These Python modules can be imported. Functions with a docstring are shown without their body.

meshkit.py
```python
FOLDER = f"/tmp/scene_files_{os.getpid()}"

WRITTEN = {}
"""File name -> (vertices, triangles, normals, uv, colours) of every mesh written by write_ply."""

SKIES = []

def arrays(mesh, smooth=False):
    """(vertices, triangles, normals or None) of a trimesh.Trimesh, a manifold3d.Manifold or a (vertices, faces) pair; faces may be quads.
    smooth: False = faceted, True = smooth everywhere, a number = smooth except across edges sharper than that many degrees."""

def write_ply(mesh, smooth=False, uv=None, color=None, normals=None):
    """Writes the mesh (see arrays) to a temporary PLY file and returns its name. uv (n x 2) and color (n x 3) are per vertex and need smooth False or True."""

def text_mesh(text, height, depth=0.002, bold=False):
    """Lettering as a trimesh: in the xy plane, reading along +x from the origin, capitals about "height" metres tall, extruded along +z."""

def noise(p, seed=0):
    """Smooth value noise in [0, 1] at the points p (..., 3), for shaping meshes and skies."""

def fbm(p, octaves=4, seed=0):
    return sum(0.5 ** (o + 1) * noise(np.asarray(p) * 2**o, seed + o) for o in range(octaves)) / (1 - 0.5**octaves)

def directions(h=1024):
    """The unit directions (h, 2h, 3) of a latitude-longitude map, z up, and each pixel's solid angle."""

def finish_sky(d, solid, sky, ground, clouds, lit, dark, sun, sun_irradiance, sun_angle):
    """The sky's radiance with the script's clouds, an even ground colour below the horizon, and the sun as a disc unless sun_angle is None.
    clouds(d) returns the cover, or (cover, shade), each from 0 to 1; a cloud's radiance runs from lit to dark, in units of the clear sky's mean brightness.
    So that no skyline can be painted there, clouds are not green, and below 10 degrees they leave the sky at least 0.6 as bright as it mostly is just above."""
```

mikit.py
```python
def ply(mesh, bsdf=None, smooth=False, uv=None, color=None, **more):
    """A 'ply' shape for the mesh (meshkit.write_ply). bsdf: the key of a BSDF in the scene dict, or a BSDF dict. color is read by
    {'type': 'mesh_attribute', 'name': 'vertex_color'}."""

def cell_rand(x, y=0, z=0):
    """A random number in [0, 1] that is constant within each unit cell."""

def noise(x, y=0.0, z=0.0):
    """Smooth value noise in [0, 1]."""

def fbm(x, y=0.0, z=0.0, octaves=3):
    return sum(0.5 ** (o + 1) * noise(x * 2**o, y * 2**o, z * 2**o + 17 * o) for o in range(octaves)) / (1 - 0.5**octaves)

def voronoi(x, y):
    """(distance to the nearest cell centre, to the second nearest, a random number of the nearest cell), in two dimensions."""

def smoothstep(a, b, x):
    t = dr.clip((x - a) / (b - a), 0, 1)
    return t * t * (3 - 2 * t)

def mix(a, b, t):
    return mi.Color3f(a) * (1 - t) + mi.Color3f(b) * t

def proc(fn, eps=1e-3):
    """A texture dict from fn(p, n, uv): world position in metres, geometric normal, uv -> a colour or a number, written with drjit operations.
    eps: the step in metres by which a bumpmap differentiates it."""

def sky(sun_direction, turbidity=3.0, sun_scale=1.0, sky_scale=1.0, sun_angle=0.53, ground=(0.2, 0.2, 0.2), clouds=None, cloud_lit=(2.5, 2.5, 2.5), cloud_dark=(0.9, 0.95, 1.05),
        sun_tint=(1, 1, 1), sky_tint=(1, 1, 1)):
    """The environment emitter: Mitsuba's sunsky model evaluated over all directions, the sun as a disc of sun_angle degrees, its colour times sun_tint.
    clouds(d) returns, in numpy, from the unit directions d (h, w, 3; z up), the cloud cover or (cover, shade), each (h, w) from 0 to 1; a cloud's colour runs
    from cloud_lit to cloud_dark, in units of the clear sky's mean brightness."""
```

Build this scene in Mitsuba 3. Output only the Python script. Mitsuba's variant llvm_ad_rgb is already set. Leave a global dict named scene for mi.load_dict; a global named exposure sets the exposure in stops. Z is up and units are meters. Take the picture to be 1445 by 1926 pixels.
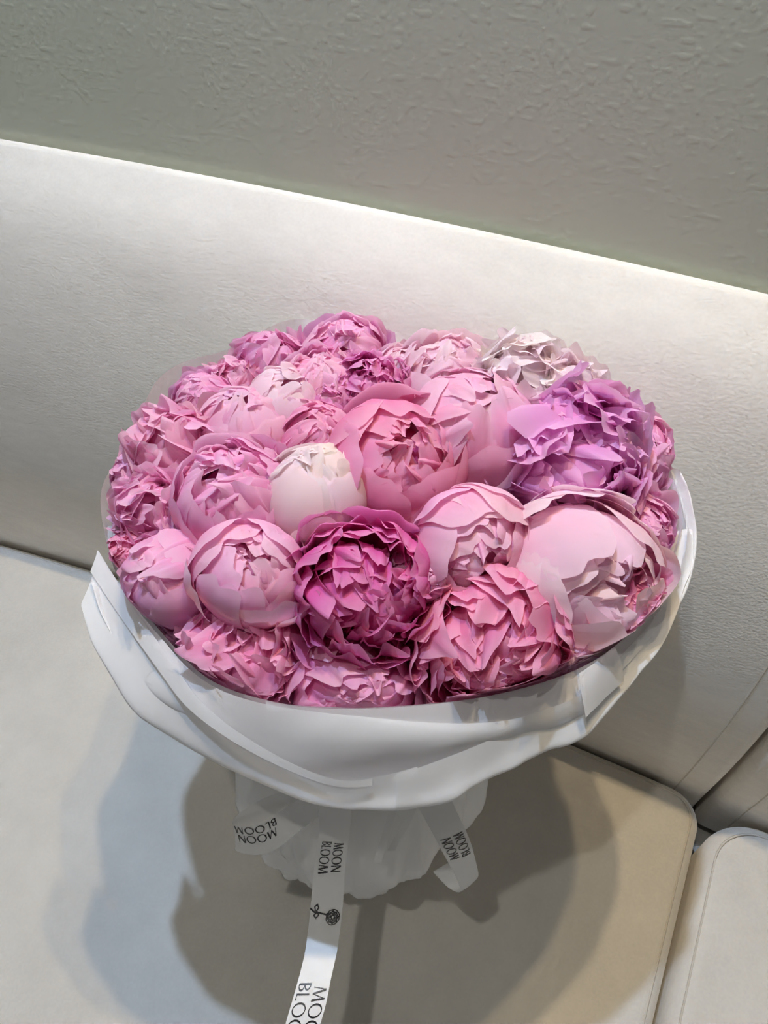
import math, random
import numpy as np, trimesh, mitsuba as mi, mikit, meshkit
import drjit as dr
from shapely.geometry import Polygon, LineString, Point, box as sbox
from shapely.ops import unary_union
from shapely import affinity

T = mi.ScalarTransform4f
scene, labels = {}, {}
random.seed(3)

# ------------------------------------------------------------------ camera
IMG_W, IMG_H, FOCAL = 1445, 1926, 1447.0
PITCH = math.radians(48.38)
EYE = np.array([0.0, 0.0, 1.62])
FWD = np.array([0, math.cos(PITCH), -math.sin(PITCH)])
UP = np.array([0, math.sin(PITCH), math.cos(PITCH)])
RIGHT = np.array([1.0, 0, 0])
scene['camera'] = {'type': 'perspective', 'fov_axis': 'x', 'fov': 2 * math.degrees(math.atan(IMG_W / 2 / FOCAL)),
                   'near_clip': 0.01, 'far_clip': 100.0,
                   'to_world': T().look_at(origin=EYE.tolist(), target=(EYE + FWD).tolist(), up=UP.tolist())}
exposure = 0.06

# ------------------------------------------------------------------ light
AMBIENT = (0.32, 0.323, 0.316)
scene['room_light'] = {'type': 'constant', 'radiance': {'type': 'rgb', 'value': list(AMBIENT)}}
WARM, COOL = (1.0, 0.79, 0.50), (1.1, 1.47, 2.05)
LAMPS = [(0.475, 0.66, WARM, 1.0), (0.315, 0.69, WARM, 1.0), (0.15, 0.72, WARM, 1.0), (-0.185, 0.68, COOL, 1.0),
         (-0.30, 0.0, (0.92, 0.90, 0.84), 0.52)]
LAMP_POWER = 2600.0
LAMP_Z = 2.75


def at(px, py, z):
    """The point at height z that the photograph shows at this pixel."""
    d = FWD + (px - IMG_W / 2) / FOCAL * RIGHT - (py - IMG_H / 2) / FOCAL * UP
    return EYE + d * ((z - EYE[2]) / d[2])


# ------------------------------------------------------------------ materials
def rgb(*c):
    return {'type': 'rgb', 'value': list(c)}


def wall_height(p, n, uv):
    a = mikit.fbm(p.x * 330, p.y * 330, p.z * 330, 2)
    blobs = mikit.smoothstep(0.60, 0.85, mikit.noise(p.x * 170 + 3, p.y * 170, p.z * 170 + 5))
    return 0.5 * a + 0.8 * blobs


def wall_colour(p, n, uv):
    t = mikit.fbm(p.x * 3, p.y * 3, p.z * 3, 2)
    return mikit.mix((0.475, 0.50, 0.385), (0.515, 0.52, 0.425), t)


def fabric_colour(p, n, uv):
    brushed = mikit.fbm(p.x * 7, p.y * 7, p.z * 11, 4)
    fine = mikit.noise(p.x * 420, p.y * 420, p.z * 420)
    nap = mikit.fbm(p.x * 38 + 3 * brushed, p.y * 38, p.z * 90, 3)
    k = 0.84 + 0.17 * brushed + 0.10 * nap + 0.06 * fine
    return mi.Color3f(0.665, 0.635, 0.585) * k


def fabric_height(p, n, uv):
    return mikit.fbm(p.x * 420, p.y * 420, p.z * 420, 2)


scene['wall_paint'] = {'type': 'twosided', 'bsdf': {
    'type': 'bumpmap', 'tex': mikit.proc(wall_height, 6e-4), 'scale': 0.00019,
    'bsdf': {'type': 'principled', 'base_color': mikit.proc(wall_colour), 'roughness': 0.5, 'specular': 0.4}}}
scene['fabric'] = {'type': 'twosided', 'bsdf': {'type': 'bumpmap', 'tex': mikit.proc(fabric_height, 5e-4), 'scale': 0.0005,
                   'bsdf': {'type': 'principled', 'base_color': mikit.proc(fabric_colour), 'roughness': 0.85, 'specular': 0.25, 'sheen': 0.1}}}
scene['thread'] = {'type': 'diffuse', 'reflectance': rgb(0.60, 0.56, 0.50)}
scene['dark_void'] = {'type': 'diffuse', 'reflectance': rgb(0.10, 0.095, 0.085)}
scene['floor_vinyl'] = {'type': 'principled', 'base_color': rgb(0.22, 0.21, 0.195), 'roughness': 0.4}
scene['ceiling_paint'] = {'type': 'diffuse', 'reflectance': rgb(0.34, 0.335, 0.325)}
scene['petal_skin'] = {'type': 'principledthin', 'base_color': {'type': 'mesh_attribute', 'name': 'vertex_color'},
                       'roughness': 0.6, 'diff_trans': 0.95, 'spec_trans': 0.0, 'eta': 1.35, 'sheen': 0.25, 'sheen_tint': 0.5}
scene['film'] = {'type': 'principledthin', 'base_color': rgb(0.93, 0.93, 0.935), 'roughness': 0.38, 'diff_trans': 0.55,
                 'spec_trans': 0.2, 'eta': 1.4}
scene['skirt_film'] = {'type': 'principledthin', 'base_color': rgb(0.95, 0.95, 0.95), 'roughness': 0.35, 'diff_trans': 0.15,
                       'spec_trans': 0.16, 'eta': 1.4}
scene['satin'] = {'type': 'principledthin', 'base_color': rgb(0.87, 0.865, 0.86), 'roughness': 0.28, 'diff_trans': 0.12, 'spec_trans': 0.0, 'eta': 1.5}
scene['ink'] = {'type': 'twosided', 'bsdf': {'type': 'principled', 'base_color': rgb(0.012, 0.012, 0.013), 'roughness': 0.4}}
scene['stem_skin'] = {'type': 'principled', 'base_color': rgb(0.10, 0.19, 0.05), 'roughness': 0.5}
scene['leaf_skin'] = {'type': 'principledthin', 'base_color': rgb(0.06, 0.13, 0.04), 'roughness': 0.4, 'diff_trans': 0.4, 'eta': 1.4}
scene['lamp_metal'] = {'type': 'twosided', 'bsdf': {'type': 'principled', 'base_color': rgb(0.82, 0.82, 0.82), 'roughness': 0.4}}


# ------------------------------------------------------------------ helpers
def key_of(name):
    if name not in used:
        used[name] = 0
        return name
    used[name] += 1
    return f'{name}_{used[name]:03d}'


used = {}


def add(name, mesh, bsdf, parent=None, smooth=30, **kw):
    k = key_of((parent + '__' if parent else '') + name)
    scene[k] = mikit.ply(mesh, bsdf, smooth=smooth, **kw)
    return k


def tag(k, label=None, category=None, group=None, kind=None):
    d = labels.setdefault(k, {})
    for a, b in (('label', label), ('category', category), ('group', group), ('kind', kind)):
        if b:
            d[a] = b
    return k


def grid_faces(nu, nv, wrap=False):
    """Quads of a grid with nv rows of nu points."""
    i = np.arange(nv - 1)[:, None] * nu
    j = np.arange(nu if wrap else nu - 1)[None, :]
    j2 = (j + 1) % nu
    return np.stack([i + j, i + j2, i + nu + j2, i + nu + j], -1).reshape(-1, 4)


def spline(points, n, closed=False):
    """Catmull-Rom by chord length through the points, n samples."""
    from scipy.interpolate import CubicSpline, PchipInterpolator
    p = np.asarray(points, float)
    if closed:
        p = np.vstack([p, p[:1]])
    s = np.r_[0, np.cumsum(np.sqrt(np.linalg.norm(np.diff(p, axis=0), axis=1)))]
    s /= s[-1]
    cs = CubicSpline(s, p, bc_type='periodic' if closed else 'natural')
    return cs(np.linspace(0, 1, n, endpoint=not closed))


def tube(points, radius, sides=8):
    p = np.asarray(points, float)
    r = np.broadcast_to(radius, (len(p),))
    t = np.gradient(p, axis=0)
    t /= np.linalg.norm(t, axis=1, keepdims=True) + 1e-12
    ref = np.array([0.0, 0, 1]) if abs(t[:, 2]).mean() < 0.8 else np.array([1.0, 0, 0])
    a = np.cross(t, ref)
    a /= np.linalg.norm(a, axis=1, keepdims=True) + 1e-12
    b = np.cross(t, a)
    ang = np.arange(sides) * 2 * np.pi / sides
    v = p[:, None] + r[:, None, None] * (np.cos(ang)[None, :, None] * a[:, None] + np.sin(ang)[None, :, None] * b[:, None])
    return v.reshape(-1, 3), grid_faces(sides, len(p), True)


# ------------------------------------------------------------------ the setting
BC = np.array([-3.2127, -6.8513])     # centre of the round banquette
RB, SEAT_Z, SEAM = 8.197, 0.45, math.radians(63.06)


def pol(phi, r, z):
    return np.stack([BC[0] + r * np.cos(phi), BC[1] + r * np.sin(phi), z + 0 * phi * r], -1)


def curved_strip(phi0, phi1, r0, z0, r1, z1, n=60):
    ph = np.linspace(phi0, phi1, n)
    a, b = pol(ph, r0 + 0 * ph, z0 + 0 * ph), pol(ph, r1 + 0 * ph, z1 + 0 * ph)
    return np.vstack([a, b]), grid_faces(n, 2)


add('wall_back', curved_strip(math.radians(45), math.radians(86), RB + 0.134, 0.0, RB + 0.134, 2.77), 'wall_paint', smooth=True)
tag('wall_back', 'grey-green painted wall with fine orange-peel texture behind the banquette', kind='structure')
fl = trimesh.creation.box((12, 9, 0.04)); fl.apply_translation((0, -3.2, -0.02))
add('floor', fl, 'floor_vinyl', smooth=False); tag('floor', 'grey floor under the banquette', kind='structure')
ce = trimesh.creation.box((12, 9, 0.04)); ce.apply_translation((0, -3.2, 2.79))
add('ceiling', ce, 'ceiling_paint', smooth=False); tag('ceiling', 'pale ceiling above the banquette', kind='structure')

for i, (lx, ly, col, k) in enumerate(LAMPS):
    t = key_of('ceiling_spotlight')
    tag(t, f'small round ceiling spotlight above the bouquet, {["first", "second", "third", "fourth"][i]} from the right of its row' if i < 4 else
        'small round ceiling spotlight in front of the row of four', 'lamp', 'ceiling spotlights')
    prof = np.array([(0.026, -0.005), (0.030, -0.008), (0.033, -0.004), (0.033, 0.02), (0.022, 0.02), (0.022, 0.0), (0.026, -0.005)])
    m = trimesh.creation.revolve(prof[:, :], sections=32); m.apply_translation((lx, ly, LAMP_Z))
    add('housing', m, 'lamp_metal', t)
    rim_ = [(0.021 * math.cos(a), -0.021 * math.sin(a), 0.0) for a in np.linspace(0, 2 * np.pi, 24, endpoint=False)]
    dv = np.array(rim_ + [(0, 0, 0)]) + [lx, ly, LAMP_Z + 0.004]
    df = np.array([(a, (a + 1) % 24, 24) for a in range(24)])       # faces down: the light leaves through the front only
    kk = add('lens', (dv, df), 'lamp_metal', t, smooth=False)
    scene[kk]['emitter'] = {'type': 'area', 'radiance': rgb(*[LAMP_POWER * k * c for c in col])}

# ------------------------------------------------------------------ the banquette
PROF = [(0.01, -0.12), (0.0, -0.02), (-0.012, 0.07), (-0.020, 0.16), (-0.024, 0.25), (-0.022, 0.34), (-0.013, 0.43), (-0.002, 0.50), (0.012, 0.56), (0.030, 0.62), (0.050, 0.67),
        (0.068, 0.70), (0.090, 0.725), (0.106, 0.740), (0.118, 0.7515), (0.124, 0.7515), (0.130, 0.742), (0.131, 0.70)]


def rounded_rect(s0, s1, t0, t1, r, n=10):
    pts = []
    for cx, cy, a0 in ((s1 - r, t1 - r, 0), (s0 + r, t1 - r, 90), (s0 + r, t0 + r, 180), (s1 - r, t0 + r, 270)):
        for a in np.radians(np.linspace(a0, a0 + 90, n)):
            pts.append((cx + r * math.cos(a), cy + r * math.sin(a)))
    P = np.array(pts)
    out = []     # equal spacing of the long sides
    for a, b in zip(P, np.roll(P, -1, 0)):
        m = max(1, int(np.hypot(*(b - a)) / 0.05))
        out += [a + (b - a) * k / m for k in range(m)]
    return np.array(out)


def cushion_mesh(phi0, phi1, r0, r1, top, bottom, er, corner):
    """A seat cushion between two angles and two radii: loops from the bottom edge over the rounded rim to the middle."""
    s0, s1 = phi0 * RB, phi1 * RB
    base = rounded_rect(s0, s1, r0, r1, corner)
    c = np.array([(s0 + s1) / 2, (r0 + r1) / 2])
    half = np.array([(s1 - s0) / 2, (r1 - r0) / 2])
    loops = []
    for ins, z in [(0.0, bottom), (0.0, (bottom + top - er) / 2)] + [(er * (1 - math.cos(a)), top - er + er * math.sin(a)) for a in np.linspace(0, math.pi / 2, 9)]:
        k = (half - ins) / half
        loops.append((c + (base - c) * k, z))
    for f in (0.8, 0.6, 0.4, 0.2, 0.0):
        k = (half - er) / half * f
        loops.append((c + (base - c) * k, top + 0.004 * (1 - f ** 2)))
    V = []
    for st, z in loops:
        V.append(pol(st[:, 0] / RB, st[:, 1], np.full(len(st), z)))
    return np.vstack(V), grid_faces(len(base), len(loops), True)


def seam_line(phi0, phi1, r0, r1, corner, inset, z, er):
    s0, s1 = phi0 * RB, phi1 * RB
    b = rounded_rect(s0 + inset, s1 - inset, r0 + inset, r1 - inset, max(0.01, corner - inset))
    b = np.vstack([b, b[:1]])
    return pol(b[:, 0] / RB, b[:, 1], np.full(len(b), z))


def ribbed(points, radius):
    v, f = tube(points, radius, 6)
    return v, f


def banquette(phi0, phi1, seam_at, corner, er, label):
    t = key_of('banquette')
    tag(t, label, 'sofa', 'curved banquette sections')
    r0, r1 = RB - 0.82, RB - 0.004
    add('seat_cushion', cushion_mesh(phi0, phi1, r0, r1, SEAT_Z, SEAT_Z - 0.16, er, corner), 'fabric', t, smooth=True)
    # the piped seam runs where the top panel is sewn to the border
    a = er * 0.62
    zs = SEAT_Z - er + math.sqrt(er * er - (er - a) ** 2)
    add('piping', ribbed(seam_line(phi0, phi1, r0, r1, corner, a, zs - 0.0004, er), 0.0017), 'thread', t, smooth=True)
    # plinth
    b = cushion_mesh(phi0 + 0.0005, phi1 - 0.0005, r0 + 0.03, r1 + 0.12, SEAT_Z - 0.162, 0.0, 0.01, 0.02)
    add('base', b, 'fabric', t, smooth=True)
    # backrest: the profile swept round, its end at the seam turned in
    prof = spline(PROF, 44)
    n = 64
    ph = np.linspace(phi0, phi1, n)
    inn = 0.016 / RB
    extra = np.linspace(0, 1, 6)
    lo = seam_at == 'lo'
    edge = []
    for a_ in np.linspace(0, math.pi / 2, 7):
        edge.append((inn * (1 - math.sin(a_)), 0.016 * (1 - math.cos(a_))))     # (angle from the end, set-back)
    cols = [(e[0] * 1.0, 0.016 - 0.016 * math.sin(x)) for e, x in zip(edge, np.linspace(0, math.pi / 2, 7))]
    ang, back = [], []
    for x in np.linspace(0, math.pi / 2, 7):
        ang.append(inn * (1 - math.cos(x))); back.append(0.016 * (1 - math.sin(x)))
    ang, back = [0.0] + ang, [0.09] + back
    if lo:
        phs = np.r_[phi0 + np.array(ang), np.linspace(phi0 + inn, phi1, n)[1:]]
        bks = np.r_[back, np.zeros(n - 1)]
    else:
        phs = np.r_[np.linspace(phi0, phi1 - inn, n)[:-1], phi1 - np.array(ang)[::-1]]
        bks = np.r_[np.zeros(n - 1), back[::-1]]
    nrm = np.gradient(prof, axis=0)
    nrm = np.stack([nrm[:, 1], -nrm[:, 0]], 1)
    nrm /= np.linalg.norm(nrm, axis=1, keepdims=True)
    V = []
    for k in range(len(prof)):
        q = prof[k][None] + nrm[k][None] * bks[:, None]
        V.append(pol(phs, RB + q[:, 0], SEAT_Z + q[:, 1]))
    add('backrest', (np.vstack(V), grid_faces(len(phs), len(prof))), 'fabric', t, smooth=True)
    # stitched line beside the seam
    off = 0.045 / RB
    pa = phi0 + off if lo else phi1 - off
    st = pol(np.full(len(prof), pa), RB + prof[:, 0], SEAT_Z + prof[:, 1])
    add('stitching', tube(st, 0.0011, 6), 'thread', t, smooth=True)
    return t


G = 0.0045 / RB
banquette(SEAM + G, SEAM + math.radians(18), 'lo', 0.05, 0.024, 'pale grey suede banquette section that the peony bouquet stands on')
banquette(SEAM - math.radians(13), SEAM - G, 'hi', 0.085, 0.032, 'pale grey suede banquette section beyond the seam in the right corner, nothing on it')

# ------------------------------------------------------------------ peonies
BX, BY, BZ = 0.005, 0.515, 1.045      # middle of the flower dome
DOME = np.array([0.285, 0.245, 0.085])
LINER_PX = [(240, 1110, 1.060), (330, 1218, 1.055), (400, 1281, 1.05), (480, 1312, 1.05), (560, 1328, 1.05), (670, 1332, 1.05), (800, 1325, 1.05), (920, 1308, 1.05),
            (1050, 1273, 1.05), (1150, 1220, 1.055), (1225, 1145, 1.06), (1272, 1040, 1.07), (1282, 960, 1.08), (1243, 850, 1.09), (1178, 768, 1.10), (1095, 705, 1.10),
            (1000, 662, 1.10), (900, 648, 1.09), (800, 642, 1.085), (700, 640, 1.085), (620, 633, 1.085), (550, 630, 1.085), (450, 682, 1.085), (380, 702, 1.085), (318, 742, 1.085),
            (258, 850, 1.08), (206, 915, 1.075), (198, 1010, 1.07), (210, 1062, 1.065)]      # the wrap's rim: pixel and height
RIM = np.array([at(*q) for q in LINER_PX])
RIM_C = np.array([0.008, 0.527])
_a = np.arctan2(RIM[:, 1] - RIM_C[1], RIM[:, 0] - RIM_C[0])
_o = np.argsort(_a)
RIM_A, RIM_R, RIM_Z = _a[_o], np.linalg.norm(RIM[:, :2] - RIM_C, axis=1)[_o], RIM[_o, 2]


def off_back(V, gap=0.004):
    """Keeps points in front of the backrest."""
    q = np.array(PROF[:14])
    d = V[:, :2] - BC
    r = np.linalg.norm(d, axis=1)
    lim = RB + np.interp(V[:, 2] - SEAT_Z, q[:, 1], q[:, 0]) - gap
    V = V.copy()
    V[:, :2] = BC + d * np.minimum(1, lim / r)[:, None]
    return V


def press(V):
    """Petals lie inside the wrap: points beyond the film are pressed in against it."""
    d = V[:, :2] - RIM_C
    r, a = np.linalg.norm(d, axis=1), np.arctan2(d[:, 1], d[:, 0])
    rim = np.interp(a, RIM_A, RIM_R, period=2 * np.pi)
    zr = np.interp(a, RIM_A, RIM_Z, period=2 * np.pi)
    drop = np.clip(zr - V[:, 2], 0, 0.3)
    lim = rim * (0.99 - 0.10 * (drop / 0.12) ** 1.5) + 0.5 * np.clip(V[:, 2] - zr, 0, 1)
    over = np.clip(r - lim * 0.95, 0, None)
    room = lim * 0.05
    new = np.where(over > 0, lim * 0.95 + room * (1 - np.exp(-over / room)), r)
    V = V.copy()
    V[:, :2] = RIM_C + d * (new / np.maximum(r, 1e-9))[:, None]
    return off_back(V, 0.003)


PAL = {   # tip colour, base colour
    'pink': ((0.90, 0.47, 0.69), (0.85, 0.22, 0.47)),
    'light': ((0.92, 0.59, 0.76), (0.88, 0.35, 0.57)),
    'pale': ((0.93, 0.73, 0.81), (0.89, 0.50, 0.63)),
    'white': ((0.94, 0.865, 0.875), (0.93, 0.74, 0.78)),
    'blush': ((0.91, 0.80, 0.80), (0.91, 0.66, 0.70)),
    'orchid': ((0.86, 0.42, 0.70), (0.76, 0.16, 0.47)),
    'deep': ((0.80, 0.22, 0.53), (0.66, 0.04, 0.28)),
    'rose': ((0.88, 0.40, 0.60), (0.80, 0.14, 0.38)),
    'lilac': ((0.85, 0.47, 0.77), (0.79, 0.26, 0.60)),
    'lilacpink': ((0.90, 0.53, 0.75), (0.85, 0.30, 0.57)),
}


def petal(R, az, th0, th1, W, rho, lift, curl, frill, rng, pal, nu=11, nv=10, taper=0.25, yaw=0.0, over=0.0):
    """One petal in the flower's frame (axis +z): a fan laid on a sphere of radius rho*R from polar angle th0 to th1, with a
    frilled, notched and curled tip. Returns vertices, faces and colours."""
    u = np.linspace(-1, 1, nu)[None, :].repeat(nv, 0)
    v = np.linspace(0, 1, nv)[:, None].repeat(nu, 1)
    sd = rng.uniform(0, 100)
    edge = meshkit.noise(np.stack([u * 2.2 + sd, 0 * u, 0 * u], -1), 1) - 0.5
    edge2 = meshkit.noise(np.stack([u * 4.2 + sd, 0 * u + 5, 0 * u], -1), 2) - 0.5
    L = 0.42 + 0.58 * np.clip(1 - np.abs(u) ** 2.6, 0, 1) ** 0.62 + (0.18 * edge + 0.15 * edge2) * (0.3 + 0.6 * frill)
    y = v * L
    w = W * (taper + (1 - taper) * np.sin(np.pi / 2 * np.clip(v * 1.15, 0, 1)) ** 0.9)
    x = u * w
    th = math.radians(th0) + math.radians(th1 - th0) * y
    r = rho * R + R * lift * v + R * curl * np.clip(y, 0, 1.2) ** 4 + R * over * u * np.clip(v * 1.5, 0, 1)
    e = np.clip(y, 0, 1.1) ** 1.9
    fn = meshkit.noise(np.stack([u * 2.1 + sd + 31, v * 1.3 + sd, 0 * u], -1), 3) - 0.5
    ff = meshkit.noise(np.stack([u * 3.4 + sd + 57, v * 1.6 + sd, 0 * u], -1), 4) - 0.5
    streak = meshkit.noise(np.stack([u * 5.5 + sd + 7, v * 0.7 + sd, 0 * u], -1), 6) - 0.5
    r = r + R * (frill * (0.40 * fn * e + 0.17 * ff * e ** 1.5) + 0.035 * streak * np.clip(v * 2, 0, 1))
    alpha = x + 0.16 * frill * fn * e
    th = th + 0.10 * frill * ff * e
    m = np.stack([np.sin(th), 0 * th, np.cos(th)], -1)
    d = np.cos(alpha)[..., None] * m + np.sin(alpha)[..., None] * np.array([0, 1.0, 0])
    p = d * r[..., None]
    if yaw:
        tm = math.radians(th0 * 0.6 + th1 * 0.4)
        k = np.array([math.sin(tm), 0, math.cos(tm)])
        c, s = math.cos(yaw), math.sin(yaw)
        p = p * c + np.cross(k, p) * s + (p @ k)[..., None] * k * (1 - c)
    c, s = math.cos(az), math.sin(az)
    p = np.stack([c * p[..., 0] - s * p[..., 1], s * p[..., 0] + c * p[..., 1], p[..., 2]], -1)
    tip, base = np.array(pal[0]), np.array(pal[1])
    vein = meshkit.noise(np.stack([u * 6 + sd, v * 0.8, 0 * u + 3], -1), 5)
    k = np.clip(np.clip(v, 0, 1) ** 1.2 * 1.2 - 0.12 + 0.22 * (vein - 0.5), 0, 1)[..., None]
    col = base * (1 - k) + tip * k
    rim = np.clip((v - 0.84) / 0.16, 0, 1)[..., None] * 0.48
    col = col * (1 - rim) + (tip * 0.5 + 0.5 * np.array([0.90, 0.74, 0.80])) * rim
    return p.reshape(-1, 3), grid_faces(nu, nv), np.clip(col.reshape(-1, 3), 0.005, 0.92)


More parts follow.
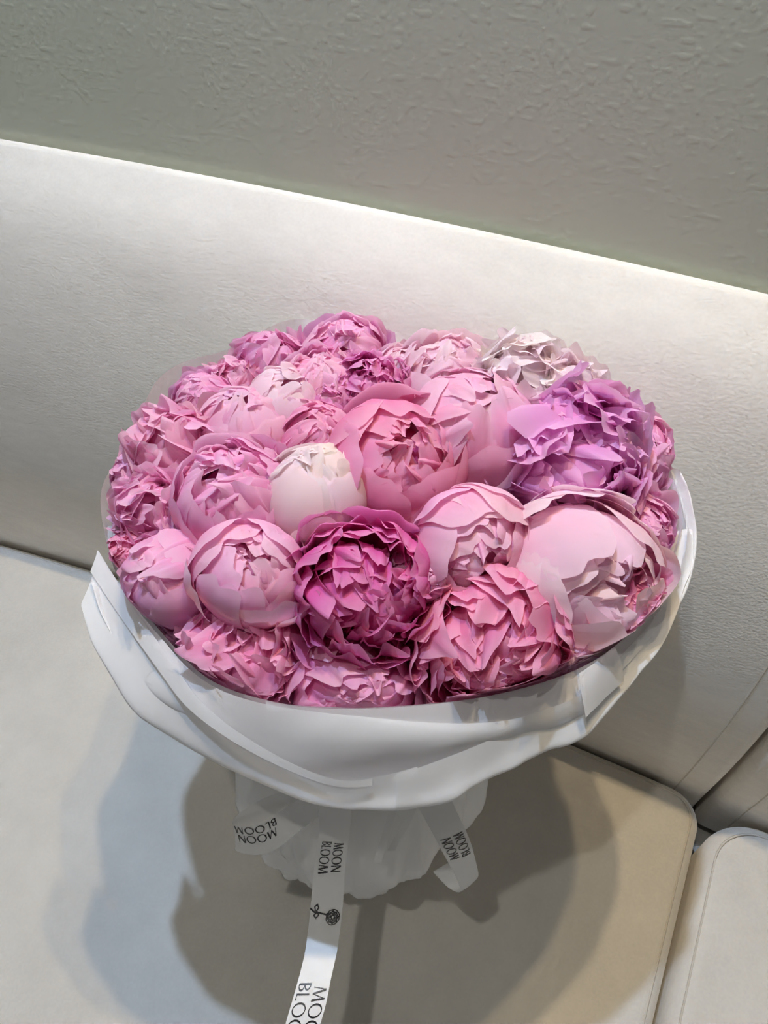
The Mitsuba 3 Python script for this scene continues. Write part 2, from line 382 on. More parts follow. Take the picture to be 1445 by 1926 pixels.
def recipe(kind, rng, rpx):
    """Petals as dicts, from the outside in."""
    P = []
    j = lambda a: rng.uniform(-a, a)

    def ring(n, rho, th0, th1, W, curl, frill, lift=0.0, start=0.0, jt=6, jr=0.03, big=False, yaw=0.10, over=0.05, **kw):
        for i in range(n):
            yaw_k = 0.55
            P.append(dict(az=start + 2 * math.pi * (i + j(0.3)) / n, rho=rho + j(jr), th0=th0, th1=th1 + j(jt), W=W * (1 + j(0.18)), curl=curl + j(0.05),
                          frill=frill * (1 + j(0.45)), lift=lift, big=big, yaw=j(yaw) * yaw_k, over=over + j(0.02), **kw))
    a = rng.uniform(0, 6)
    if kind == 'bud':
        ring(3, 1.05, 165, 74, 0.66, 0.16, 0.26, start=a, jt=18, big=True, yaw=0.25)
        ring(4, 0.99, 165, 34, 0.98, -0.02, 0.16, start=a + 0.5, jt=12, big=True, yaw=0.2, over=0.06)
        ring(4, 0.94, 160, 20, 0.92, 0.0, 0.20, start=a + 1.1, jt=12, big=True, yaw=0.25, over=0.06)
        ring(6, 0.90, 120, 14, 0.56, 0.04, 0.42, start=a, jt=14, yaw=0.35, jr=0.05)
        ring(8, 0.88, 95, 8, 0.36, 0.14, 0.75, start=a + 0.4, jt=16, jr=0.08, yaw=0.5)
    elif kind == 'cup':
        ring(4, 1.06, 165, 70, 0.66, 0.12, 0.28, start=a + 0.3, jt=16, big=True, yaw=0.2)
        ring(5, 1.00, 165, 50, 0.84, 0.02, 0.22, start=a, jt=12, big=True, yaw=0.2, over=0.06)
        ring(5, 0.94, 160, 36, 0.84, 0.0, 0.24, start=a + 0.5, jt=12, big=True, yaw=0.2, over=0.06)
        ring(5, 0.84, 150, 28, 0.72, 0.0, 0.30, start=a + 0.9, jt=12, big=True, yaw=0.25)
        ring(6, 0.74, 140, 22, 0.60, 0.02, 0.45, start=a + 0.2, jt=14, yaw=0.35)
        ring(8, 0.68, 120, 16, 0.42, 0.08, 0.65, start=a + 0.7, jt=16, yaw=0.5, jr=0.06)
        ring(8, 0.60, 110, 14, 0.34, 0.12, 0.85, start=a + 0.3, jt=18, jr=0.08, yaw=0.6)
    elif kind == 'open':
        ring(7, 1.06, 160, 80, 0.54, 0.12, 0.42, start=a, jt=12, big=True, yaw=0.25)
        ring(8, 0.98, 155, 64, 0.50, 0.08, 0.46, start=a + 0.4, jt=12, big=True, yaw=0.3)
        ring(9, 0.88, 150, 54, 0.46, 0.07, 0.60, start=a + 0.1, jt=14, lift=0.06, yaw=0.45, jr=0.06)
        ring(10, 0.76, 145, 46, 0.42, 0.07, 0.65, start=a + 0.7, jt=16, lift=0.12, yaw=0.6, jr=0.07)
        ring(11, 0.64, 140, 38, 0.40, 0.08, 0.72, start=a + 0.5, jt=18, lift=0.16, jr=0.08, yaw=0.7)
        ring(11, 0.54, 130, 28, 0.38, 0.08, 0.78, start=a + 0.2, jt=20, lift=0.20, jr=0.08, yaw=0.9)
        ring(9, 0.46, 90, 0, 0.34, 0.06, 0.8, start=a + 0.4, jt=16, lift=0.16, jr=0.06, yaw=1.0)
        ring(11, 0.46, 110, 14, 0.36, 0.08, 0.8, start=a + 0.9, jt=18, lift=0.22, jr=0.08, yaw=1.0)
    elif kind == 'frilly':
        ring(8, 1.04, 155, 84, 0.54, 0.14, 0.44, start=a, jt=16, big=True, yaw=0.25)
        n = int(74 * max(1.0, rpx / 80) ** 1.1)
        ws = 0.42 * (74 / n) ** 0.4
        for i in range(n):
            t = math.degrees(math.acos(1 - (i + 0.5) / n * 0.97))
            P.append(dict(az=i * 2.39996 + j(0.5), rho=0.66 + j(0.10), th0=min(t + 48, 150), th1=t - 12 + j(20), W=ws * (1 + j(0.35)), curl=0.10 + j(0.16),
                          frill=0.8 * (1 + j(0.5)), lift=0.24 + j(0.12), big=False, yaw=j(1.1), over=j(0.09)))
    elif kind == 'loose':     # large soft petals, half open, with a ruffled middle
        ring(6, 1.06, 160, 82, 0.66, 0.16, 0.42, start=a, jt=16, big=True, yaw=0.25)
        ring(6, 1.0, 158, 60, 0.66, 0.06, 0.38, start=a + 0.5, jt=14, big=True, yaw=0.3)
        ring(6, 0.93, 150, 44, 0.62, 0.04, 0.42, start=a + 0.2, jt=14, big=True, yaw=0.35)
        ring(9, 0.85, 130, 32, 0.44, 0.08, 0.65, start=a + 0.8, jt=16, jr=0.07, yaw=0.6)
        ring(9, 0.80, 110, 20, 0.38, 0.12, 0.8, start=a + 0.1, jt=18, jr=0.08, yaw=0.7)
        ring(5, 0.80, 80, -6, 0.36, 0.10, 0.8, start=a + 2, jt=14, jr=0.06, yaw=0.8)
        ring(7, 0.76, 100, 8, 0.34, 0.14, 0.85, start=a + 0.4, jt=14, jr=0.08, yaw=0.8)
    return P


def dome_point(px, py):
    """Where the photograph's pixel meets the bouquet's dome (an ellipsoid that stands on the rim)."""
    d = FWD + (px - IMG_W / 2) / FOCAL * RIGHT - (py - IMG_H / 2) / FOCAL * UP
    o = (EYE - np.array([BX, BY, BZ])) / DOME
    dd = d / DOME
    a, b, c = dd @ dd, 2 * o @ dd, o @ o - 1
    q = b * b - 4 * a * c
    t = (-b - math.sqrt(q)) / (2 * a) if q > 0 else -b / (2 * a)
    return EYE + d * t, t


def settle(surf, ray, rpx, sink):
    """The flower's centre on the ray: a little under the dome, and inside the rim of the wrap."""
    t0 = np.linalg.norm(surf - EYE)
    best = None
    for k in np.linspace(0, 1, 60):
        t = t0 * 0.88 + 0.40 * k
        R = rpx / FOCAL * t * 1.04
        C = EYE + ray * t
        q = math.hypot((C[0] - 0.008) / (0.284 - 0.64 * R), (C[1] - 0.527) / (0.234 - 0.62 * R))
        cost = abs(t - t0 - R * sink) + (1.5 if C[1] < 0.5 else 0.15) * max(0.0, q - 1)
        back = np.linalg.norm(C[:2] - BC) + 1.12 * R - RB - np.interp(C[2] - SEAT_Z, [q_[1] for q_ in PROF[:14]], [q_[0] for q_ in PROF[:14]])
        cost += 4.0 * max(0.0, back + 0.004)
        if best is None or cost < best[0]:
            best = (cost, C, R)
    return best[1], best[2]


def peony(px, py, rpx, axis, kind, pal, label, sink=0.35, seed=0, group=None):
    """axis: where the flower opens, in the picture's right and up directions and towards the eye."""
    rng = np.random.default_rng(100 + seed)
    surf, t = dome_point(px, py)
    ray = (surf - EYE) / np.linalg.norm(surf - EYE)
    ax = axis[0] * RIGHT + axis[1] * np.cross(RIGHT, ray) * 1.0
    ax = ax - ray * math.sqrt(max(0.05, 1 - axis[0] ** 2 - axis[1] ** 2))
    ax /= np.linalg.norm(ax)
    C, R = settle(surf, ray, rpx, sink)
    xa = np.cross(ax, [0.3, 0.9, 0.2]); xa /= np.linalg.norm(xa)
    M = np.stack([xa, np.cross(ax, xa), ax], 1) * rng.uniform(0.93, 1.09, 3)
    k = key_of('peony')
    tag(k, label, 'flower', group or 'peonies of the bouquet')
    tip, base = (np.array(c) for c in PAL[pal])
    for q in recipe(kind, rng, rpx):
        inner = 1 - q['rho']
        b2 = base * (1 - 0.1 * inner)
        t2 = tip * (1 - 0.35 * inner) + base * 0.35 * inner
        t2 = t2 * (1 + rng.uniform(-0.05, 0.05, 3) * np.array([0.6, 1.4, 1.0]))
        big = q.pop('big')
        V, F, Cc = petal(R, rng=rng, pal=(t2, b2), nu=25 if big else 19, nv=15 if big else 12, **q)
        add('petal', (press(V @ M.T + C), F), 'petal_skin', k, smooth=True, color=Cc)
    hv = trimesh.creation.icosphere(3, R * (0.50 if kind == 'open' else 0.58))
    hV = np.array(hv.vertices) * [1, 1, 0.95] + [0, 0, -0.04 * R]
    add('heart', (press(hV @ M.T + C), np.array(hv.faces)), 'petal_skin', k, smooth=True, color=np.tile(base * 0.9, (len(hV), 1)))
    # the stem runs down into the wrap's waist
    foot = np.array([BX - 0.02, BY - 0.06, 0.76]) + np.array([C[0] - BX, C[1] - BY, 0]) * 0.12
    end = foot + np.array([(C[0] - BX) * 0.16, (C[1] - BY) * 0.16, -0.27])
    s0 = C - ax * R * 0.7
    path = spline([s0, s0 * 0.55 + foot * 0.45 + np.array([0, 0, -0.03]), foot, end], 12)
    add('stem', tube(path, 0.0032, 6), 'stem_skin', k, smooth=True)
    return k


FLOWERS = [
    # px, py, r, axis (right, up), kind, palette, label
    (690, 1112, 128, (0.02, -0.05), 'open', 'deep', 'deep magenta fully open ruffled peony in the front middle, darkest of the bouquet'),
    (472, 1080, 98, (0.05, 0.3), 'cup', 'light', 'soft pink cupped peony left of the deep magenta one, outer petals round a pale heart'),
    (322, 1092, 86, (-0.4, 0.15), 'bud', 'lilacpink', 'round lilac-pink peony bud beside the left rim, left of the cupped pink one'),
    (458, 1224, 112, (-0.15, -0.35), 'frilly', 'pink', 'pink frilled peony at the lower left of the front rim, below the cupped pink one'),
    (672, 1300, 112, (0.05, -0.25), 'loose', 'pink', 'pink peony half hidden by the front rim, directly below the deep magenta one'),
    (925, 1218, 138, (0.02, -0.22), 'open', 'rose', 'rose-pink open peony with a dark ruffled centre at the front right rim'),
    (1105, 1092, 150, (0.5, -0.05), 'cup', 'pale', 'large pale pink peony with smooth outer petals by the right rim, opening to the right'),
    (895, 1026, 104, (0.35, -0.3), 'cup', 'light', 'pale pink peony with a small dark hole, upper right of the deep magenta one'),
    (748, 872, 120, (0.3, 0.3), 'cup', 'rose', 'rose-pink cupped peony in the middle of the bouquet, right of the white bud'),
    (592, 932, 92, (0.05, 0.68), 'bud', 'blush', 'creamy white peony bud in the middle, the palest of the left half'),
    (886, 815, 114, (0.25, 0.58), 'bud', 'light', 'light pink closed peony right of the rose cup, with a smooth pale outer petal'),
    (1072, 880, 140, (0.12, 0.0), 'frilly', 'lilac', 'big lilac frilled peony on the right, above the large pale pink one'),
    (1192, 868, 82, (0.45, 0.1), 'loose', 'lilacpink', 'lilac-pink peony with broad petals at the right rim, right of the big lilac one'),
    (982, 728, 92, (0.0, 0.3), 'frilly', 'white', 'blush white fluffy peony at the back, left of the two white ones'),
    (1058, 758, 82, (0.2, 0.25), 'frilly', 'white', 'blush white fluffy peony at the back right, right of the two white ones'),
    (838, 722, 88, (0.1, 0.6), 'loose', 'pale', 'pale pink crumpled peony at the back, left of the white ones'),
    (648, 686, 84, (0.1, 0.5), 'loose', 'lilacpink', 'lilac-pink peony at the very back, highest of the bouquet'),
    (520, 698, 68, (-0.2, 0.45), 'frilly', 'lilacpink', 'small-petalled lilac-pink peony at the back left, left of the highest one'),
    (602, 735, 74, (0.0, 0.65), 'loose', 'light', 'light pink peony in front of the highest one'),
    (537, 765, 70, (0.1, 0.6), 'bud', 'pale', 'pale pink closed bud in the upper left, above the white bud'),
    (462, 808, 80, (-0.1, 0.62), 'bud', 'light', 'smooth pink bud in the upper left, left below the pale closed bud'),
    (335, 850, 82, (-0.25, 0.25), 'frilly', 'light', 'light pink fluffy peony at the left, beside the smooth pink bud'),
    (392, 760, 60, (-0.25, 0.4), 'loose', 'lilacpink', 'lilac-pink peony by the upper left rim, above the light fluffy one'),
    (450, 726, 52, (-0.2, 0.45), 'frilly', 'light', 'small light pink peony by the back left rim'),
    (440, 940, 102, (-0.1, 0.5), 'loose', 'lilacpink', 'pink peony with a broad smooth lilac outer petal, left of the white bud'),
    (290, 965, 66, (-0.3, 0.15), 'frilly', 'lilacpink', 'frilled lilac-pink peony by the left rim, above the round bud'),
    (252, 905, 52, (-0.45, 0.2), 'loose', 'lilacpink', 'lilac-pink peony pressed against the left rim of the wrap'),
    (248, 1045, 48, (-0.4, 0.0), 'loose', 'rose', 'rose-pink peony in the shade of the left rim'),
    (622, 765, 62, (0.0, 0.3), 'open', 'orchid', 'small lilac peony between the pale closed bud and the rose cup'),
    (703, 738, 74, (0.05, 0.32), 'open', 'orchid', 'violet-pink open peony behind the rose cup'),
    (760, 700, 50, (0.05, 0.45), 'loose', 'pale', 'pale pink peony at the back, between the highest one and the crumpled one'),
    (1192, 1010, 72, (0.4, 0.05), 'loose', 'lilacpink', 'pink peony low at the right rim, below the lilac-pink broad one'),
    (1188, 1150, 72, (0.4, -0.15), 'frilly', 'pink', 'pink peony tucked under the large pale one at the right rim'),
    (312, 1195, 50, (-0.3, -0.2), 'loose', 'light', 'light pink peony low behind the left front rim, below the round bud'),
    (800, 1085, 66, (0.1, -0.1), 'loose', 'lilacpink', 'pink peony squeezed between the deep magenta one and the one with a dark hole'),
    (600, 842, 84, (0.0, 0.6), 'loose', 'pink', 'pink peony right behind the white bud'),
    (392, 905, 50, (-0.1, 0.2), 'frilly', 'lilac', 'small lilac peony between the light fluffy one and the one with a broad lilac petal'),
    (1062, 1222, 84, (0.2, -0.2), 'loose', 'light', 'light pink peony low at the front right rim, right of the rose open one'),
]
SINK = {12: 0.6, 27: 0.8, 26: 0.7, 31: 0.9, 32: 0.6, 33: 0.8, 34: 1.0, 35: 0.9, 36: 1.0, 37: 0.5, 28: 0.7, 23: 0.6}
for i, (px, py, r, ax, kind, pal, lab) in enumerate(FLOWERS):
    peony(px, py, r, ax, kind, pal, lab, seed=i, sink=SINK.get(i, 0.4))
# ------------------------------------------------------------------ the wrap
AX = np.array([-0.035, 0.435])


def P(*pts):
    return np.array([at(*p) for p in pts])


def loft(curves, nu, nv, closed=False, fold=0.0, seed=0, freq=9.0, center=None):
    """A sheet through curves (each a list of points, in the same sense), with shallow folds that run from edge to edge."""
    from scipy.interpolate import CubicSpline
    rows = np.stack([spline(c, nu, closed) for c in curves])
    s = np.linspace(0, 1, len(rows))
    V = CubicSpline(s, rows, axis=0, bc_type='natural')(np.linspace(0, 1, nv)) if len(rows) > 2 else rows[0] + (rows[1] - rows[0]) * np.linspace(0, 1, nv)[:, None, None]
    if fold:
        u = np.linspace(0, 1, nu)[None, :].repeat(nv, 0)
        v = np.linspace(0, 1, nv)[:, None].repeat(nu, 1)
        w = u + 0.10 * v
        if closed:
            q = np.stack([np.cos(2 * np.pi * w) * freq / 6, np.sin(2 * np.pi * w) * freq / 6, v * 1.2], -1)
        else:
            q = np.stack([w * freq, v * 1.3, 0 * v + seed], -1)
        a = meshkit.noise(q, seed) - 0.5 + 0.5 * (meshkit.noise(q * 2.3, seed + 1) - 0.5)
        c = np.array(center if center is not None else (BX, BY))
        d = V[..., :2] - c
        d /= np.linalg.norm(d, axis=-1, keepdims=True) + 1e-9
        V[..., :2] += d * (a * fold * (0.25 + 0.75 * np.sin(np.pi * v)))[..., None]
    return V.reshape(-1, 3), grid_faces(nu, nv, closed)


def shrunk(curve, c, k, z):
    """The curve drawn in towards the point c and set to the height z."""
    q = np.array(curve, float)
    q[:, :2] = np.array(c) + (q[:, :2] - np.array(c)) * k
    q[:, 2] = z
    return q


def to_waist(curve, r, z):
    q = np.array(curve, float)
    d = q[:, :2] - AX
    d /= np.linalg.norm(d, axis=1, keepdims=True)
    q[:, :2] = AX + d * r
    q[:, 2] = z
    return q


wrap = key_of('wrapping_film')
tag(wrap, 'frosted white translucent wrapping film gathered round the peonies, standing on the banquette seat', 'wrapping paper')
liner = RIM.copy()
_g = np.clip((liner[:, 1] - 0.45) / 0.2, 0, 1) * np.clip((0.16 - liner[:, 0]) / 0.1, 0, 1)
liner[:, :2] = RIM_C + (liner[:, :2] - RIM_C) * (1 + 0.055 * _g)[:, None]
liner[:, 2] += 0.012 * _g
_v, _f = loft([liner, shrunk(liner, RIM_C, 0.965, 0.985), shrunk(liner, RIM_C - [0.01, 0.02], 0.80, 0.905), to_waist(liner, 0.06, 0.82)], 220, 26, True, 0.010, 5, 26.0)
add('liner', (off_back(_v), _f), 'film', wrap, smooth=True)
outer_top = P((183, 1035, 1.076), (232, 1112, 1.064), (322, 1223, 1.058), (395, 1288, 1.052), (480, 1320, 1.05), (560, 1335, 1.049), (670, 1346, 1.047), (800, 1358, 1.042), (940, 1356, 1.038),
              (1010, 1338, 1.040), (1100, 1300, 1.045), (1168, 1232, 1.052), (1238, 1150, 1.055), (1289, 1015, 1.07), (1274, 905, 1.082), (1243, 842, 1.09))
outer_mid = P((170, 1090, 1.068), (205, 1180, 1.05), (280, 1290, 1.034), (350, 1342, 1.028), (450, 1380, 1.022), (555, 1400, 1.022), (660, 1414, 1.021), (780, 1414, 1.02), (900, 1400, 1.018),
              (1000, 1372, 1.02), (1095, 1330, 1.028), (1165, 1262, 1.03), (1236, 1180, 1.045), (1292, 1050, 1.065), (1290, 950, 1.078), (1262, 880, 1.085))
outer_low = P((192, 1115, 1.06), (226, 1198, 1.04), (275, 1288, 1.014), (335, 1344, 1.0), (430, 1420, 0.985), (540, 1462, 0.975), (650, 1478, 0.968), (770, 1464, 0.968), (885, 1426, 0.975),
              (1000, 1385, 0.99), (1085, 1348, 1.002), (1160, 1278, 1.015), (1228, 1200, 1.03), (1290, 1085, 1.05), (1292, 995, 1.065), (1270, 920, 1.075))
add('collar', loft([P((500, 1318, 1.051), (560, 1329, 1.0515), (670, 1333, 1.0515), (800, 1326, 1.0515), (920, 1309, 1.0515), (1050, 1274, 1.0515), (1150, 1221, 1.0565), (1225, 1146, 1.0615)),
                    P((500, 1372, 1.027), (560, 1384, 1.027), (670, 1392, 1.028), (800, 1392, 1.026), (930, 1378, 1.026), (1060, 1334, 1.030), (1160, 1270, 1.040), (1240, 1180, 1.050))], 90, 8, False, 0.002, 8), 'film', wrap, smooth=True)
add('outer_sheet', loft([outer_top, outer_mid, outer_low, shrunk(outer_low, (BX, BY), 0.86, 0.935), shrunk(outer_low, (BX, BY), 0.66, 0.885), to_waist(outer_low, 0.075, 0.845)], 150, 30, False, 0.007, 11, 13.0), 'film', wrap, smooth=True)


def band(top, low, seed, k=0.86, zw=0.85, fold=0.006):
    inner = np.array(low); inner[:, :2] = np.array([BX, BY]) + (inner[:, :2] - np.array([BX, BY])) * k; inner[:, 2] -= 0.035
    return loft([top, (np.array(top) + np.array(low)) / 2 + np.array([0, -0.004, -0.004]), low, inner, to_waist(low, 0.085, zw)], 110, 26, False, fold, seed, 9.0)


add('fold_band', band(
    P((183, 1034, 1.083), (240, 1126, 1.07), (297, 1207, 1.061), (340, 1268, 1.053), (378, 1318, 1.045), (460, 1384, 1.033), (560, 1440, 1.02), (640, 1467, 1.014), (700, 1464, 1.013), (785, 1441, 1.016)),
    P((156, 1140, 1.06), (182, 1225, 1.042), (240, 1322, 1.018), (302, 1374, 1.004), (380, 1420, 0.994), (480, 1468, 0.984), (570, 1503, 0.979), (650, 1520, 0.977), (710, 1522, 0.977), (785, 1518, 0.979)), 21, fold=0.003), 'film', wrap, smooth=True)
# the turned-in hem along the upper edge of that sheet
hem_a = P((184, 1037, 1.085), (240, 1127, 1.0725), (297, 1208, 1.0635), (340, 1269, 1.0555), (378, 1319, 1.0475), (460, 1385, 1.0355), (560, 1441, 1.0225), (640, 1468, 1.0165), (700, 1465, 1.0155))
hem_b = P((170, 1075, 1.075), (218, 1148, 1.0635), (272, 1224, 1.0545), (315, 1284, 1.0465), (352, 1330, 1.0395), (440, 1396, 1.029), (550, 1452, 1.0165), (638, 1480, 1.0105), (700, 1478, 1.0095))
add('hem', loft([hem_a, hem_b], 90, 5), 'film', wrap, smooth=True)
add('fold_band', band(
    P((745, 1458, 1.015), (820, 1430, 1.018), (905, 1398, 1.022), (1000, 1350, 1.03), (1085, 1302, 1.038), (1158, 1240, 1.048), (1228, 1168, 1.058), (1284, 1065, 1.072), (1293, 985, 1.083)),
    P((745, 1521, 0.980), (830, 1510, 0.981), (905, 1472, 0.988), (1005, 1428, 0.996), (1088, 1392, 1.004), (1155, 1328, 1.02), (1228, 1236, 1.038), (1290, 1110, 1.06), (1299, 1000, 1.075)), 23), 'film', wrap, smooth=True)
# a short turned-over flap at the right front
add('flap', loft([P((1090, 1266, 1.062), (1130, 1238, 1.065), (1155, 1216, 1.068)), P((1094, 1300, 1.052), (1135, 1268, 1.055), (1166, 1238, 1.06)), P((1102, 1350, 1.032), (1142, 1310, 1.035), (1174, 1280, 1.04))], 20, 14, False, 0.002, 2), 'film', wrap, smooth=True)
# corner of the inner sheet that stands up behind the lilac peonies, and one by the left rim
add('corner', loft([P((1160, 795, 1.105), (1176, 768, 1.115), (1215, 800, 1.11), (1232, 840, 1.10)), P((1190, 850, 1.06), (1205, 850, 1.06), (1225, 870, 1.06), (1240, 890, 1.06))], 16, 10, False, 0.002, 4), 'film', wrap, smooth=True)
add('corner', loft([P((203, 990, 1.075), (215, 985, 1.078), (230, 980, 1.08)), P((202, 1030, 1.06), (206, 1030, 1.06), (212, 1040, 1.06))], 12, 8, False, 0.001, 4), 'film', wrap, smooth=True)
# the skirt under the waist
nph, nz = 200, 36
ph = np.linspace(0, 2 * np.pi, nph, endpoint=False)[None, :]
zz = np.linspace(0, 1, nz)[:, None]
prof = spline([(0.085, 0.835), (0.12, 0.82), (0.150, 0.785), (0.166, 0.70), (0.158, 0.59), (0.138, 0.49), (0.126, 0.4535)], nz)
q = np.stack([np.cos(ph) * 2.4 + 0 * zz, np.sin(ph) * 2.4 + 0 * zz, zz * 2.2 + 0 * ph], -1)
fo = (meshkit.noise(q, 31) - 0.5) + 0.8 * (np.abs(meshkit.noise(q * np.array([1.9, 1.9, 0.8]), 33) - 0.5) * 2 - 0.4) + 0.35 * (np.abs(meshkit.noise(q * np.array([4.5, 4.5, 2.6]), 35) - 0.5) * 2 - 0.4)
rr = prof[:, :1] + fo * 0.030 * np.clip(zz * 2.5, 0.1, 1)
hem = np.maximum(0, meshkit.noise(np.stack([np.cos(ph) * 1.6, np.sin(ph) * 1.6, 0 * ph], -1), 37) - 0.45) * 0.07
zs = prof[:, 1:] + hem * zz ** 6
skV = np.stack([AX[0] + rr * np.cos(ph), AX[1] + rr * np.sin(ph), zs + 0 * ph], -1)
add('skirt', (skV.reshape(-1, 3), grid_faces(nph, nz, True)), 'skirt_film', wrap, smooth=True)

# ------------------------------------------------------------------ the ribbon
ribbon = key_of('ribbon')
tag(ribbon, 'white satin ribbon with black print tied under the bouquet, tail lying on the seat', 'ribbon')


class Band:
    def __init__(self, a, b, n=90):
        self.a, self.b = spline(a, n), spline(b, n)
        mid = (self.a + self.b) / 2
        self.s = np.r_[0, np.cumsum(np.linalg.norm(np.diff(mid, axis=0), axis=1))]
        self.length = self.s[-1]

    def mesh(self, nt=7, cup=0.0012):
        t = np.linspace(0, 1, nt)
        V = self.a[:, None] * (1 - t)[None, :, None] + self.b[:, None] * t[None, :, None]
        n = np.cross(np.gradient(V, axis=0), self.b[:, None] - self.a[:, None])
        n /= np.linalg.norm(n, axis=-1, keepdims=True) + 1e-12
        V = V + n * (cup * (1 - (2 * t - 1) ** 2))[None, :, None]
        self.V, self.n, self.t = V, n, t
        return V.reshape(-1, 3), grid_faces(nt, len(V))

    def put(self, s, t, h):
        """Points on the band: s metres along, t across from a to b, h above it."""
        from scipy.interpolate import RegularGridInterpolator
        out = RegularGridInterpolator((self.s, self.t), self.V, bounds_error=False, fill_value=None)(np.stack([s, t], -1))
        nn = RegularGridInterpolator((self.s, self.t), self.n, bounds_error=False, fill_value=None)(np.stack([s, t], -1))
        return out + nn * h[:, None]

    def print_on(self, shape, s0, t0, xs, ut, cap, side, parent, name):
        """Lettering: the shape's x runs along the band (xs = +1 or -1), its up across it (ut = +1 or -1)."""
        width = float(np.linalg.norm(self.b - self.a, axis=1).mean())
        parts = []
        for g in getattr(shape, 'geoms', [shape]):
            m = trimesh.creation.extrude_polygon(g.simplify(0.003), 1.0, engine='earcut')
            parts.append(m)
        m = trimesh.util.concatenate(parts)
        v, f = trimesh.remesh.subdivide_to_size(np.array(m.vertices) * [1, 1, 0.02], np.array(m.faces), 0.25)
        s = s0 + xs * v[:, 0] * cap
        t = t0 + ut * v[:, 1] * cap / width
        h = side * (0.00025 + 0.0003 * (v[:, 2] > 0.01))
        add(name, (self.put(s, t, h), f), 'ink', parent, smooth=False)


def stroke(pts, w):
    return LineString(pts).buffer(w / 2, cap_style=2, join_style=2)


def glyph(c):
    if c == 'O':
        e = affinity.scale(Point(0.5, 0.5).buffer(1, 24), 0.50, 0.52)
        return e.difference(affinity.scale(Point(0.5, 0.5).buffer(1, 24), 0.37, 0.455)), 1.0
    if c == 'M':
        return unary_union([stroke([(0.03, 0), (0.17, 1)], 0.065), Polygon([(0.11, 1), (0.27, 1), (0.54, 0.0), (0.42, 0.0)]), stroke([(0.47, 0), (0.80, 1)], 0.065),
                            Polygon([(0.73, 1), (0.85, 1), (0.99, 0), (0.83, 0)])]), 0.97
    if c == 'N':
        return unary_union([stroke([(0.04, 0), (0.04, 1)], 0.07), Polygon([(0.0, 1), (0.16, 1), (0.71, 0.0), (0.57, 0.0)]), stroke([(0.67, 0), (0.67, 1)], 0.07)]), 0.70
    if c == 'L':
        return unary_union([sbox(0, 0, 0.13, 1), Polygon([(0, 0), (0.44, 0), (0.47, 0.14), (0.40, 0.06), (0, 0.06)])]), 0.46
    if c == 'B':
        up = affinity.scale(Point(0.10, 0.74).buffer(1, 20), 0.40, 0.26).difference(affinity.scale(Point(0.10, 0.74).buffer(1, 20), 0.275, 0.20))
        lo = affinity.scale(Point(0.10, 0.25).buffer(1, 20), 0.46, 0.26).difference(affinity.scale(Point(0.10, 0.25).buffer(1, 20), 0.325, 0.20))
        return unary_union([sbox(0, 0, 0.13, 1), up.intersection(sbox(0.05, 0, 1, 1.1)), lo.intersection(sbox(0.05, -0.1, 1, 1))]), 0.56


def word(w, gap=0.13):
    x, out = 0.0, []
    for c in w:
        g, a = glyph(c)
        out.append(affinity.translate(g, x, 0))
        x += a + gap
    return unary_union(out), x - gap


def two_lines():
    (a, wa), (b, wb) = word('MOON'), word('BLOOM')
    u = unary_union([affinity.translate(a, (wb - wa) * 0.55, 1.28), b])
    return affinity.translate(u, -wb / 2, -1.14)


def rose():
    g = [stroke([(0, -1.15), (0.12, -0.8), (0.05, -0.45), (0.0, 0.1)], 0.10), stroke([(0.05, -0.6), (0.3, -0.75), (0.42, -0.55), (0.2, -0.45), (0.05, -0.6)], 0.08),
         stroke([(0.05, -0.75), (-0.2, -0.9), (-0.38, -0.78), (-0.2, -0.62), (0.05, -0.7)], 0.08), Polygon([(-0.18, 0.12), (0, -0.02), (0.2, 0.14), (0, 0.25)])]
    for k, (r, n) in enumerate(((0.13, 4), (0.27, 6), (0.40, 8))):
        for i in range(n):
            a = 2 * math.pi * (i + 0.5 * k) / n
            c = (0.02 + r * math.cos(a), 0.52 + r * 0.95 * math.sin(a))
            e = affinity.rotate(affinity.scale(Point(c).buffer(1, 8), 0.10 + 0.05 * k, 0.065 + 0.015 * k), math.degrees(a) + 90, origin=c)
            g.append(e.difference(e.buffer(-0.06)))
    return unary_union(g)


TAIL_Z = [0.868, 0.855, 0.835, 0.80, 0.775, 0.757, 0.750, 0.752, 0.758, 0.757, 0.752, 0.738, 0.70, 0.62]
TAIL_Y = [1508, 1530, 1560, 1600, 1640, 1700, 1755, 1795, 1840, 1885, 1926, 1985, 2080, 2200]
TAIL_A = [600, 600, 601, 595, 590, 585, 579, 573, 562, 549, 537, 519, 492, 462]
TAIL_B = [660, 661, 659, 653, 649, 645, 639, 633, 623, 614, 603, 588, 566, 540]
tail = Band(P(*zip(TAIL_A, TAIL_Y, TAIL_Z)), P(*zip(TAIL_B, TAIL_Y, TAIL_Z)), 160)
tk = add('tail', tail.mesh(), 'satin', ribbon, smooth=True)
loop = Band(P((600, 1492, 0.865), (560, 1488, 0.85), (515, 1494, 0.838), (470, 1516, 0.825), (443, 1537, 0.815), (437, 1548, 0.811), (450, 1553, 0.812), (492, 1549, 0.818), (540, 1517, 0.833), (588, 1494, 0.855), (625, 1484, 0.872)),
            P((600, 1525, 0.815), (575, 1535, 0.80), (540, 1548, 0.785), (490, 1573, 0.77), (452, 1590, 0.762), (442, 1597, 0.76), (458, 1605, 0.764), (505, 1604, 0.778), (555, 1570, 0.80), (600, 1536, 0.83), (640, 1518, 0.85)), 110)
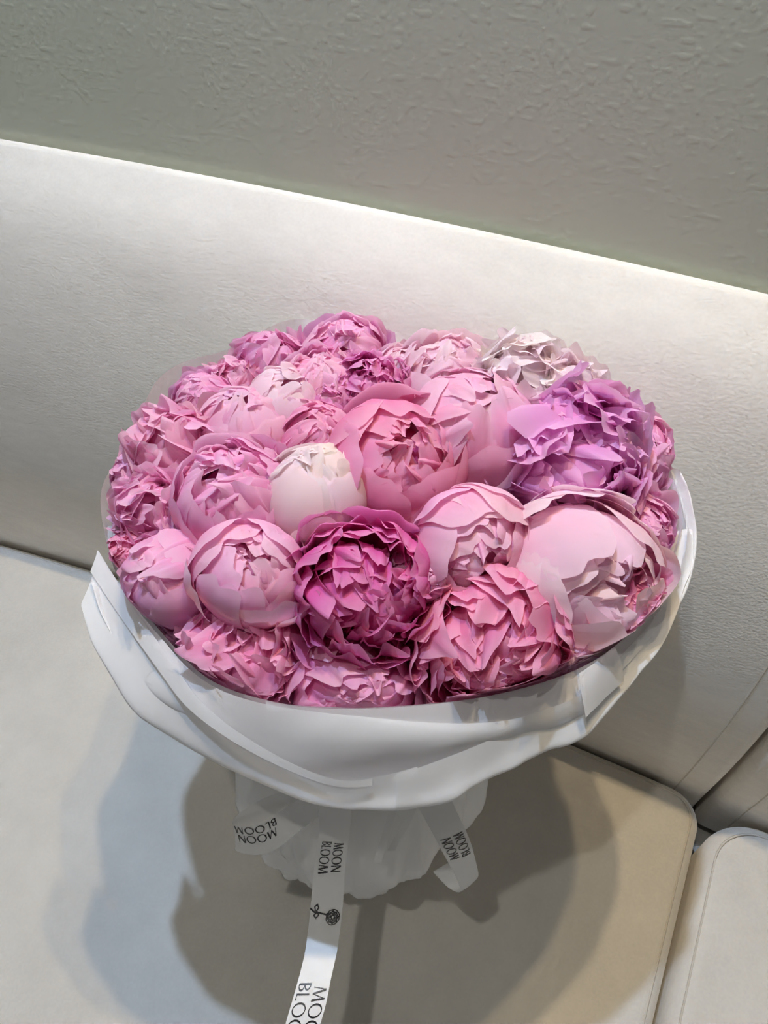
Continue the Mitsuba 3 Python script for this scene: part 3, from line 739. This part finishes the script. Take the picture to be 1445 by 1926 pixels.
lk = add('bow_loop', loop.mesh(), 'satin', ribbon, smooth=True)
loop2 = Band(P((770, 1490, 0.872), (785, 1516, 0.858), (810, 1560, 0.835), (835, 1607, 0.795), (860, 1655, 0.745), (866, 1676, 0.722), (857, 1677, 0.70), (842, 1668, 0.69), (815, 1640, 0.70)),
             P((838, 1480, 0.872), (850, 1506, 0.858), (868, 1545, 0.835), (885, 1583, 0.80), (898, 1632, 0.755), (900, 1648, 0.735), (890, 1655, 0.71), (876, 1650, 0.70), (850, 1620, 0.71)), 100)
lk2 = add('bow_loop', loop2.mesh(), 'satin', ribbon, smooth=True)
for pts in (((735, 1510, 0.86), (722, 1560, 0.835), (708, 1602, 0.80), (703, 1622, 0.78)), ((770, 1512, 0.86), (760, 1545, 0.84), (742, 1575, 0.815), (728, 1600, 0.80))):
    a = np.array(pts); b = a + np.array([15, 0, 0])
    add('tie_end', Band(P(*a), P(*b), 24).mesh(3, 0.0004), 'satin', ribbon, smooth=True)


def where(band_, px, py):
    """The place on a band nearest to a pixel's ray (for setting the print)."""
    d = FWD + (px - IMG_W / 2) / FOCAL * RIGHT - (py - IMG_H / 2) / FOCAL * UP
    d /= np.linalg.norm(d)
    r = band_.V - EYE
    e = np.linalg.norm(r - (r @ d)[..., None] * d, axis=-1) + 0.02 * (r @ d)
    i, j = np.unravel_index(np.argmin(e), e.shape)
    side = 1.0 if band_.n[i, j] @ d < 0 else -1.0
    return band_.s[i], band_.t[j], side


TXT, CAPS = two_lines(), 0.0112
for bnd, k, px, py, xs, ut, cap in ((tail, tk, 622, 1608, 1, 1, 0.0105), (tail, tk, 577, 1912, 1, 1, 0.0125), (loop, lk, 483, 1572, -1, 1, 0.0115), (loop2, lk2, 863, 1592, -1, -1, 0.0095)):
    s, t, side = where(bnd, px, py)
    bnd.print_on(TXT, s, t, xs, ut, cap, side, k, 'lettering')
s, t, side = where(tail, 614, 1722)
tail.print_on(affinity.rotate(rose(), -18, origin=(0, 0)), s, t, 1, 1, 0.0155, side, tk, 'rose_emblem')
